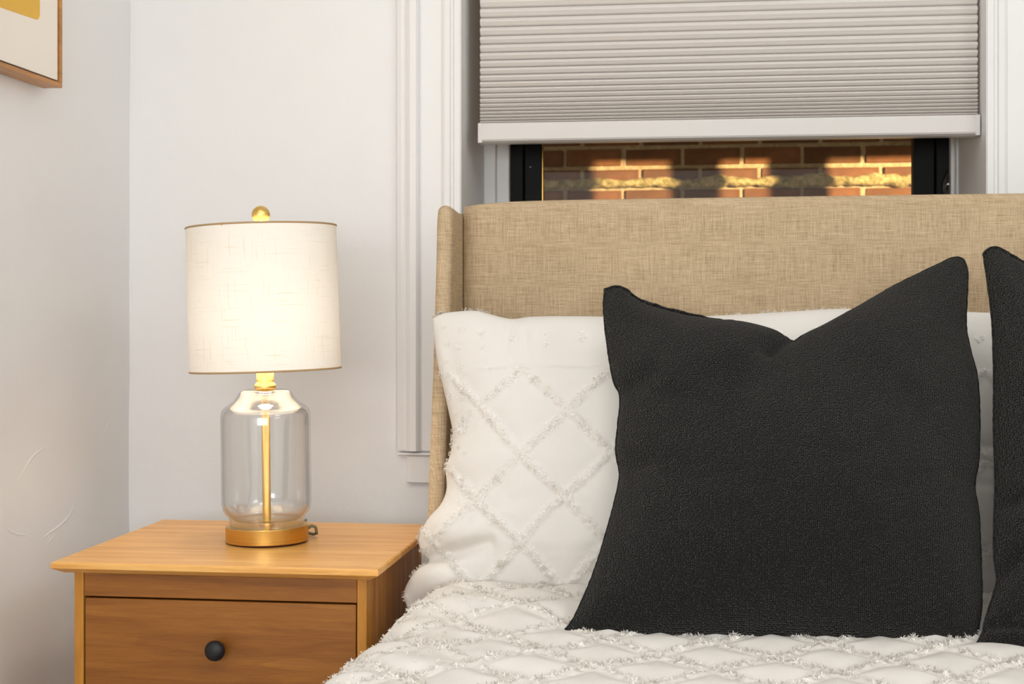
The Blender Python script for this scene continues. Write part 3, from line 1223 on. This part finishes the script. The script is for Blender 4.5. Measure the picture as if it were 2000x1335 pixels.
# ------------------------------------------------------------------ duvet
def edge_x(Y):
    pts = [(0.3, -0.49), (1.44, -0.460), (1.90, -0.421), (2.06, -0.405), (2.14, -0.380), (2.5, -0.378)]
    for (a, xa), (b, xb) in zip(pts, pts[1:]):
        if Y <= b:
            t = min(max((Y - a) / (b - a), 0), 1)
            return xa + (xb - xa) * t
    return pts[-1][1]


EX0, EX1 = -0.42, 1.23


def duvet_top(Y):
    """height of the top along the bed (relative to the camera height)"""
    pts = [(0.3, -0.425), (1.2, -0.412), (1.55, -0.408), (1.80, -0.403), (1.93, -0.389), (2.04, -0.387), (2.14, -0.412), (2.45, -0.415)]
    for (a, za_), (b, zb2) in zip(pts, pts[1:]):
        if Y <= b:
            t = (Y - a) / (b - a)
            t = min(max(t, 0), 1)
            t = t * t * (3 - 2 * t)
            return za_ + (zb2 - za_) * t
    return pts[-1][1]


RX, RZ = 0.085, 0.072


def duvet_pt(a, Y):
    """a = distance across the bed measured on the surface from the left top edge (a<0 hangs down)"""
    top = ZC + duvet_top(Y)
    width = EX1 - EX0
    q = 0.5 * pi * (RX + RZ) / 2
    if a > width / 2:
        P, Nn, dr = duvet_pt(width - a, Y)
        return Vector((EX0 + EX1 - P.x, P.y, P.z)), Vector((-Nn.x, Nn.y, Nn.z)), dr
    ex = edge_x(Y)
    # a measured so that a = RX is where the flat begins
    if a >= RX:
        P = Vector((ex + a + (EX0 - ex) * min(1.0, (a - RX) / 0.5), Y, top))
        Nn = Vector((0, 0, 1))
    elif a > RX - q:
        f = (RX - a) / q * pi / 2
        P = Vector((ex + RX - RX * sin(f), Y, top - RZ + RZ * cos(f)))
        Nn = Vector((-sin(f) / RX, 0, cos(f) / RZ)).normalized()
    else:
        dz = (RX - q) - a
        P = Vector((ex - 0.02 * min(1, dz / 0.2), Y, top - RZ - dz))
        Nn = Vector((-1, 0, 0.05)).normalized()
    # relief: puffs between the lattice lines, soft folds, edge gathers
    d = lattice_dist(a, Y, OX, OY)
    puff = 0.0085 * (1 - math.exp(-(d / 0.021) ** 2)) + 0.0055 * math.exp(-(d / 0.0060) ** 2) * (0.8 + 0.9 * noise.noise(Vector((a * 120, Y * 120, 1))))
    nz_ = 0.007 * noise.noise(Vector((a * 5, Y * 6, 0.3))) + 0.003 * noise.noise(Vector((a * 17, Y * 19, 4)))
    edge = math.exp(-((a - 0.06) / 0.15) ** 2)
    fold = 0.0065 * edge * noise.noise(Vector((a * 5 + 3, Y * 26 + 1.2 * a * 8, 9)))
    dr = puff + nz_ + fold
    return P + Nn * dr, Nn, dr


OX, OY = 0.045, 1.66
duv = None
na, ny = 520, 400
A0, A1 = -0.23, (EX1 - EX0) + 0.23
Y0d, Y1d = 0.34, HF - 0.012
vs, fs = [], []
duv_root = empty('duvet', ((EX0 + EX1) / 2, 1.3, ZC + duvet_top(1.5) - RZ - 0.30), 'fluffy white tufted duvet with a diamond pattern spread over the bed', 'duvet')
for j in range(ny + 1):
    f_ = j / ny
    Y = Y0d + (Y1d - Y0d) * (2.2 * f_ / (1 + 1.2 * f_))
    for i in range(na + 1):
        a = A0 + (A1 - A0) * i / na
        P, Nn, _ = duvet_pt(a, Y)
        if Y < 0.45:
            P.z -= (0.45 - Y) ** 2 * 6
        vs.append(P)
for j in range(ny):
    for i in range(na):
        a = j * (na + 1) + i
        fs.append((a, a + 1, a + na + 2, a + na + 1))
# front drop of the duvet over the foot end
b0 = len(vs)
for k in range(1, 7):
    for i in range(na + 1):
        p0 = vs[i]
        vs.append(Vector((p0.x, p0.y - 0.02 * sin(k / 6 * pi / 2), max(0.2, p0.z - 0.05 * k))))
for k in range(6):
    for i in range(na):
        lo_ = (b0 + (k - 1) * (na + 1) + i) if k > 0 else i
        hi_ = b0 + k * (na + 1) + i
        fs.append((hi_, hi_ + 1, lo_ + 1, lo_))
mesh('cover', vs, fs, M['cotton'], duv_root, True)


def duvet_frame(a, Y):
    e = 0.004
    P, N0, _ = duvet_pt(a, Y)
    Pa, _, _ = duvet_pt(a + e, Y)
    Pb, _, _ = duvet_pt(a, Y + e)
    n_ = (Pa - P).cross(Pb - P)
    if n_.dot(N0) < 0:
        n_ = -n_
    return P, n_.normalized()


samples = []
rs = random.Random(3)
cnt = 0
while cnt < 21000:
    a = rs.uniform(-0.20, 1.30)
    Y = rs.uniform(1.05, 2.10)
    d = lattice_dist(a, Y, OX, OY)
    if d > 0.0085 or rs.random() > math.exp(-(d / 0.0048) ** 2) * (0.75 + 0.9 * noise.noise(Vector((a * 38, Y * 38, 2)))):
        continue
    P, n_ = duvet_frame(a, Y)
    samples.append((P, n_, rs.uniform(0.75, 1.2)))
    cnt += 1
# lone tufts strewn along the left edge
for _ in range(500):
    a = rs.uniform(-0.12, 0.14)
    Y = rs.uniform(1.2, 2.05)
    P, n_ = duvet_frame(a, Y)
    samples.append((P, n_, rs.uniform(0.8, 1.25)))
tufts_mesh('chenille_tufts', samples, duv_root)


# ------------------------------------------------------------------ pillows
def seg_dist(px, py, a, b):
    ax_, ay_ = a
    bx_, by_ = b
    dx, dy = bx_ - ax_, by_ - ay_
    t = ((px - ax_) * dx + (py - ay_) * dy) / (dx * dx + dy * dy)
    t = min(max(t, 0), 1)
    return sqrt((px - ax_ - t * dx) ** 2 + (py - ay_ - t * dy) ** 2), t


class Pillow:
    def __init__(self, top, right, bottom, left, Y0, Z0, k, Tf, Tb, nu, nv, disp=None, expo=0.5, corner=0.0):
        self.cv = [catmull(c, 0) for c in (top, right, bottom, left)]
        self.Y0, self.Z0, self.k = Y0, Z0, k
        self.nrm = Vector((0, -1, k)).normalized()
        self.nu, self.nv, self.Tf, self.Tb = nu, nv, Tf, Tb
        self.disp, self.expo = disp, expo
        self.us = [0.5 + 0.5 * sin(pi / 2 * (2 * i / nu - 1)) for i in range(nu + 1)]
        self.vsn = [0.5 + 0.5 * sin(pi / 2 * (2 * j / nv - 1)) for j in range(nv + 1)]
        T = [curve_at(self.cv[0], u) for u in self.us]
        B = [curve_at(self.cv[2], u) for u in self.us]
        R = [curve_at(self.cv[1], v) for v in self.vsn]
        Lf = [curve_at(self.cv[3], v) for v in self.vsn]
        self.px = []
        for j, v in enumerate(self.vsn):
            row = []
            for i, u in enumerate(self.us):
                p = (T[i] * (1 - v) + B[i] * v + Lf[j] * (1 - u) + R[j] * u
                     - (T[0] * (1 - u) * (1 - v) + T[-1] * u * (1 - v) + B[0] * (1 - u) * v + B[-1] * u * v))
                row.append(p)
            self.px.append(row)
        self.front, self.back, self.flat = [], [], []
        for j, v in enumerate(self.vsn):
            fr_, bk_, fl_ = [], [], []
            for i, u in enumerate(self.us):
                p = self.px[j][i]
                q = on_lean(p.x, p.y, Y0, Z0, k)
                a, b = 2 * u - 1, 2 * v - 1
                wgt = max(0.0, (1 - a * a) * (1 - b * b)) ** expo
                dd = disp(p.x, p.y, u, v, q) if disp else 0.0
                env = min(1.0, wgt * 2.2)
                fr_.append(q + self.nrm * (Tf * wgt + dd * env))
                bk_.append(q - self.nrm * (Tb * wgt))
                fl_.append(q)
            self.front.append(fr_)
            self.back.append(bk_)
            self.flat.append(fl_)

    def build(self, name, mat, parent):
        nu, nv = self.nu, self.nv
        vs, uv = [], []
        kk = sqrt(1 + self.k ** 2)
        idf = lambda i, j: j * (nu + 1) + i
        for j in range(nv + 1):
            for i in range(nu + 1):
                vs.append(self.front[j][i])
                q = self.flat[j][i]
                uv.append((q.x, q.z * kk))
        bid = {}
        for j in range(nv + 1):
            for i in range(nu + 1):
                if i in (0, nu) or j in (0, nv):
                    bid[(i, j)] = idf(i, j)
                else:
                    bid[(i, j)] = len(vs)
                    vs.append(self.back[j][i])
                    q = self.flat[j][i]
                    uv.append((q.x, q.z * kk))
        fs = []
        for j in range(nv):
            for i in range(nu):
                fs.append((idf(i, j), idf(i, j + 1), idf(i + 1, j + 1), idf(i + 1, j)))
                fs.append((bid[(i, j)], bid[(i + 1, j)], bid[(i + 1, j + 1)], bid[(i, j + 1)]))
        o = mesh(name, vs, fs, mat, parent, True)
        lay = o.data.uv_layers.new(name='UVMap')
        flat = []
        for lp_ in o.data.loops:
            flat.extend(uv[lp_.vertex_index])
        lay.data.foreach_set('uv', flat)
        return o

    def seam(self, name, mat, parent, r, uv_from=None):
        nu, nv = self.nu, self.nv
        loop = [self.front[0][i] for i in range(nu + 1)] + [self.front[j][nu] for j in range(1, nv + 1)]
        loop += [self.front[nv][i] for i in range(nu - 1, -1, -1)] + [self.front[j][0] for j in range(nv - 1, 0, -1)]
        pts = []
        for p in loop:
            if not pts or (p - pts[-1]).length > 0.004:
                pts.append(p)
        vs, fs, uv, K = [], [], [], 8
        n = len(pts)
        acc = 0
        for i, p in enumerate(pts):
            t = (pts[(i + 1) % n] - pts[i - 1]).normalized()
            b1 = t.cross(self.nrm).normalized()
            acc += (p - pts[i - 1]).length if i else 0
            ft = i / n
            rr = r * random.uniform(0.82, 1.15) * (1 + 2.2 * math.exp(-((ft - 0.055) / 0.05) ** 2))
            for q in range(K):
                an = 2 * pi * q / K
                vs.append(p + b1 * rr * cos(an) + self.nrm * rr * sin(an))
                uv.append((acc, q / K * 2 * pi * r))
        for i in range(n):
            for q in range(K):
                i2, q2 = (i + 1) % n, (q + 1) % K
                fs.append((i * K + q, i2 * K + q, i2 * K + q2, i * K + q2))
        o = mesh(name, vs, fs, mat, parent, True)
        lay = o.data.uv_layers.new(name='UVMap')
        flat = []
        for lp_ in o.data.loops:
            flat.extend(uv[lp_.vertex_index])
        lay.data.foreach_set('uv', flat)
        return o

    def sample(self, s, t):
        """s,t in 0..1 over the front grid: position, normal, pixel, flat point"""
        fi, fj = s * self.nu, t * self.nv
        i, j = min(int(fi), self.nu - 1), min(int(fj), self.nv - 1)
        a, b = fi - i, fj - j
        f = self.front
        P = (f[j][i] * (1 - a) + f[j][i + 1] * a) * (1 - b) + (f[j + 1][i] * (1 - a) + f[j + 1][i + 1] * a) * b
        du = f[j][i + 1] - f[j][i]
        dv = f[j + 1][i] - f[j][i]
        n_ = dv.cross(du)
        if n_.length < 1e-12:
            n_ = self.nrm.copy()
        n_.normalize()
        if n_.dot(self.nrm) < 0:
            n_ = -n_
        fl = self.flat
        Q = (fl[j][i] * (1 - a) + fl[j][i + 1] * a) * (1 - b) + (fl[j + 1][i] * (1 - a) + fl[j + 1][i + 1] * a) * b
        px_ = self.px[j][i].lerp(self.px[j + 1][i + 1], 0.5)
        return P, n_, px_, Q


def gauss(d, w_):
    return math.exp(-(d / w_) ** 2)


# --- white shams
SHY, SHZ, SHK = 2.115, ZC - 0.38, 0.20


def sham_disp(x, y, u, v, q):
    z = 0.006 * noise.noise(Vector((q.x * 6, q.z * 6, 2))) + 0.003 * noise.noise(Vector((q.x * 15, q.z * 15, 5)))
    # slumped lower left: deep fold running in from the side, with rolls above and below
    for a, b, dep, wd in (((825, 1096), (965, 1062), -0.026, 13), ((800, 1185), (900, 1150), -0.010, 14),
                          ((930, 1010), (1120, 960), -0.004, 16), ((900, 740), (1010, 716), -0.003, 7),
                          ((1010, 716), (1140, 722), -0.003, 6), ((1000, 640), (990, 720), -0.0025, 7),
                          ((1030, 650), (1040, 705), -0.0025, 6), ((985, 1000), (930, 1040), 0.006, 22),
                          ((880, 680), (905, 840), -0.004, 16), ((900, 850), (890, 960), 0.005, 20)):
        d, t = seg_dist(x, y, a, b)
        z += dep * gauss(d, wd) * (1 - 0.6 * t)
    z += 0.016 * gauss(sqrt((x - 860) ** 2 + ((y - 1130) * 1.4) ** 2), 50)
    z += 0.010 * gauss(sqrt((x - 880) ** 2 + ((y - 1035) * 1.4) ** 2), 45)
    # right-hand creases that show between the dark cushions
    for yy in (870, 945, 1065):
        z -= 0.006 * gauss(y - yy - 6 * sin(x * 0.05), 9) * gauss(x - 1915, 90)
    dl = lattice_dist(q.x, q.z * 1.06, SOX, SOZ)
    if y > 730:
        z += 0.004 * (1 - gauss(dl, 0.02)) + 0.0048 * gauss(dl, 0.0055) * (0.8 + 0.9 * noise.noise(q * 130))
    return z


ap = on_lean(1032, 727, SHY, SHZ, SHK)
SOX, SOZ = ap.x, ap.z * 1.06


def sham(name, top, right, bottom, left, label, sed):
    root = empty(name, on_lean((bottom[0][0] + bottom[-1][0]) / 2, 1180, SHY, SHZ, SHK), label, 'pillow', 'white tufted pillows against the headboard')
    pl = Pillow(top, right, bottom, left, SHY, SHZ, SHK, 0.098, 0.085, 320, 210, sham_disp, 0.46)
    pl.build('pillow_cover', M['cotton'], root)
    rs_ = random.Random(sed)
    smp = []
    c = 0
    tries = 0
    while c < 6500 and tries < 400000:
        tries += 1
        s, t = rs_.random(), rs_.random()
        P, n_, px_, Q = pl.sample(s, t)
        # even out the denser grid at the rims
        dens = max(0.12, sin(pi * s)) * max(0.12, sin(pi * t))
        if rs_.random() > dens:
            continue
        if px_.y < 728:
            continue
        d = lattice_dist(Q.x, Q.z * 1.06, SOX, SOZ)
        if d > 0.008 or rs_.random() > gauss(d, 0.0042) * (0.75 + 0.9 * noise.noise(Q * 38)):
            continue
        smp.append((P, n_, rs_.uniform(0.6, 1.0)))
        c += 1
    # single knots in two staggered rows above the lattice and along the side band
    knots = []
    for k_ in range(30):
        knots.append((948 + 64 * k_, 662 + (3 if k_ % 2 else -2)))
        knots.append((950 + 63.5 * k_, 690 - 10 * (k_ % 2) - (6 if k_ else 0)))
    for yy in range(640, 1000, 34):
        knots.append((872 + (yy - 640) * 0.10 + (8 if (yy // 34) % 2 else 0), yy))
        knots.append((905 + (yy - 640) * 0.06, yy + 12))
    for kx, ky in knots:
        best, bd = None, 1e9
        for j in range(0, pl.nv + 1, 3):
            if abs(pl.px[j][pl.nu // 2].y - ky) > 40:
                continue
            for i in range(0, pl.nu + 1, 3):
                p = pl.px[j][i]
                d = (p.x - kx) ** 2 + (p.y - ky) ** 2
                if d < bd:
                    best, bd = (i, j), d
        if best is None or bd > 120:
            continue
        for _ in range(7):
            P, n_, _, _ = pl.sample(min(best[0] / pl.nu, .999), min(best[1] / pl.nv, .999))
            P = P + Vector((rs_.gauss(0, .0022), 0, rs_.gauss(0, .0022)))
            smp.append((P, n_, rs_.uniform(0.6, 0.95)))
    # tufts standing on the top edge
    for lo2, hi2, cn in ((0.00, 0.045, 12), (0.06, 0.10, 26), (0.15, 0.21, 26), (0.50, 0.82, 90), (0.93, 1.0, 24)):
        for _ in range(cn):
            s = rs_.uniform(lo2, hi2)
            P, n_, _, _ = pl.sample(s, rs_.uniform(0.0, 0.012))
            smp.append((P, (n_ * 0.2 + Vector((0, 0, 1))).normalized(), rs_.uniform(0.6, 1.05)))
    # and along the left rim, where the lattice meets the side
    for lo2, hi2, cn in ((0.42, 0.50, 26), (0.62, 0.70, 40), (0.70, 0.78, 50), (0.95, 1.0, 10)):
        for _ in range(cn):
            t = rs_.uniform(lo2, hi2)
            P, n_, _, _ = pl.sample(rs_.uniform(0, 0.02), t)
            smp.append((P, (n_ * 0.3 + Vector((-1, 0, 0.1))).normalized(), rs_.uniform(0.6, 1.1)))
    tufts_mesh('chenille_tufts', smp, root)
    return pl


S_TOP = [(846, 621), (862, 613), (885, 609), (930, 607), (962, 615), (1000, 623), (1040, 619), (1100, 618), (1180, 619), (1300, 621), (1430, 616),
         (1520, 611), (1640, 604), (1760, 606), (1880, 609), (1944, 611)]
S_LEFT = [(846, 621), (848, 655), (854, 705), (864, 748), (876, 800), (885, 848), (881, 885), (872, 915), (873, 955), (862, 985), (836, 1015), (819, 1050),
          (823, 1075), (838, 1096), (818, 1110), (798, 1135), (789, 1162), (798, 1192)]
S_BOT = [(798, 1192), (900, 1185), (1100, 1180), (1400, 1180), (1700, 1182), (1946, 1186)]
S_RIGHT = [(1944, 611), (1948, 700), (1946, 850), (1948, 1000), (1950, 1100), (1946, 1186)]
sham('tufted_pillow', S_TOP, S_RIGHT, S_BOT, S_LEFT, 'white pillow with tufted diamond lattice standing between the wing and the left dark cushion', 11)
dxs = 1130
S2_TOP = [(1976, 612), (2020, 604), (2150, 602), (2400, 604), (2600, 598), (2760, 592), (2830, 590), (2900, 592)]
S2_RIGHT = [(2900, 592), (2885, 700), (2870, 850), (2890, 1000), (2920, 1100), (2925, 1200)]
S2_BOT = [(1974, 1186), (2200, 1190), (2500, 1195), (2925, 1200)]
S2_LEFT = [(1976, 612), (1976, 700), (1974, 850), (1975, 1000), (1976, 1100), (1974, 1186)]
sham('tufted_pillow', S2_TOP, S2_RIGHT, S2_BOT, S2_LEFT, 'white tufted pillow behind the dark cushion cut by the right edge of the photo', 12)

# --- charcoal cushions
CUY, CUZ, CUK = 1.832, ZC - 0.405, 0.46


def cushion_disp(x, y, u, v, q):
    z = 0.004 * noise.noise(Vector((q.x * 7, q.z * 7, 12))) + 0.0015 * noise.noise(Vector((q.x * 22, q.z * 22, 3)))
    # crease of the chop running down from the notch, puffs at either side
    for a, b, dep, wd in (((1552, 660), (1500, 716), -0.030, 15), ((1500, 716), (1470, 790), -0.010, 26),
                          ((1205, 775), (1270, 760), -0.008, 18), ((1210, 930), (1265, 925), -0.005, 20),
                          ((1905, 948), (1850, 945), -0.006, 14), ((1200, 600), (1290, 640), 0.006, 24),
                          ((1150, 1150), (1120, 1230), -0.006, 14), ((1890, 640), (1850, 690), -0.008, 22)):
        d, t = seg_dist(x, y, a, b)
        z += dep * gauss(d, wd) * (1 - 0.5 * t)
    z += 0.018 * gauss(sqrt((x - 1420) ** 2 + ((y - 680) * 1.5) ** 2), 110)
    z += 0.010 * gauss(sqrt((x - 1680) ** 2 + ((y - 660) * 1.3) ** 2), 110)
    return z


def cushion(name, top, right, bottom, left, label, Y0, disp):
    root = empty(name, on_lean((bottom[0][0] + bottom[-1][0]) / 2, bottom[1][1], Y0, CUZ, CUK), label, 'cushion', 'charcoal knitted cushions on the bed')
    pl = Pillow(top, right, bottom, left, Y0, CUZ, CUK, 0.082, 0.080, 130, 130, disp, 0.5)
    pl.build('cushion_cover', M['knit'], root)
    pl.seam('seam', M['knit'], root, 0.0021)
    return pl


C_TOP = [(1182, 566), (1200, 562), (1218, 566), (1250, 590), (1290, 604), (1340, 618), (1400, 628), (1450, 633), (1500, 645), (1530, 657), (1550, 668),
         (1570, 655), (1610, 636), (1680, 597), (1750, 557), (1820, 523), (1862, 504), (1882, 506)]
C_LEFT = [(1182, 566), (1180, 600), (1184, 650), (1191, 700), (1200, 745), (1212, 775), (1208, 830), (1204, 880), (1211, 930), (1200, 985), (1185, 1040), (1170, 1090),
          (1152, 1140), (1130, 1190), (1116, 1216), (1100, 1234)]
C_BOT = [(1100, 1234), (1125, 1240), (1200, 1243), (1300, 1244), (1500, 1246), (1700, 1252), (1820, 1256), (1898, 1262)]
C_RIGHT = [(1882, 506), (1889, 535), (1887, 590), (1886, 640), (1896, 690), (1908, 740), (1912, 820), (1910, 900), (1902, 948), (1910, 1000), (1914, 1080), (1916, 1170),
           (1910, 1225), (1898, 1262)]
cushion('knitted_cushion', C_TOP, C_RIGHT, C_BOT, C_LEFT, 'whole charcoal knitted cushion with a chopped top in front of the white pillow', CUY, cushion_disp)


def cushion2_disp(x, y, u, v, q):
    z = 0.005 * noise.noise(Vector((q.x * 7, q.z * 7, 31))) + 0.002 * noise.noise(Vector((q.x * 20, q.z * 20, 8)))
    for a, b, dep, wd in (((1960, 500), (1990, 560), -0.012, 16), ((1945, 1000), (2040, 985), -0.010, 16), ((1945, 1130), (2060, 1060), -0.012, 18),
                          ((1925, 1225), (2060, 1232), -0.018, 11), ((2290, 560), (2250, 640), -0.03, 20)):
        d, t = seg_dist(x, y, a, b)
        z += dep * gauss(d, wd) * (1 - 0.6 * t)
    return z


K_TOP = [(1922, 498), (1932, 488), (1950, 487), (1975, 503), (2010, 522), (2080, 560), (2180, 590), (2260, 610), (2310, 635), (2360, 610), (2460, 560), (2580, 505), (2640, 490)]
K_LEFT = [(1922, 498), (1928, 540), (1938, 620), (1942, 720), (1942, 850), (1945, 950), (1942, 1040), (1944, 1100), (1948, 1135), (1935, 1180), (1924, 1215), (1920, 1235), (1904, 1262)]
K_BOT = [(1904, 1266), (1930, 1274), (2000, 1279), (2150, 1284), (2400, 1290), (2660, 1300)]
K_LEFT[-1] = K_BOT[0]
K_RIGHT = [(2640, 490), (2648, 600), (2640, 720), (2660, 850), (2655, 1000), (2670, 1150), (2660, 1300)]
cushion('knitted_cushion', K_TOP, K_RIGHT, K_BOT, K_LEFT, 'charcoal knitted cushion cut off by the right edge of the photo', CUY - 0.03, cushion2_disp)
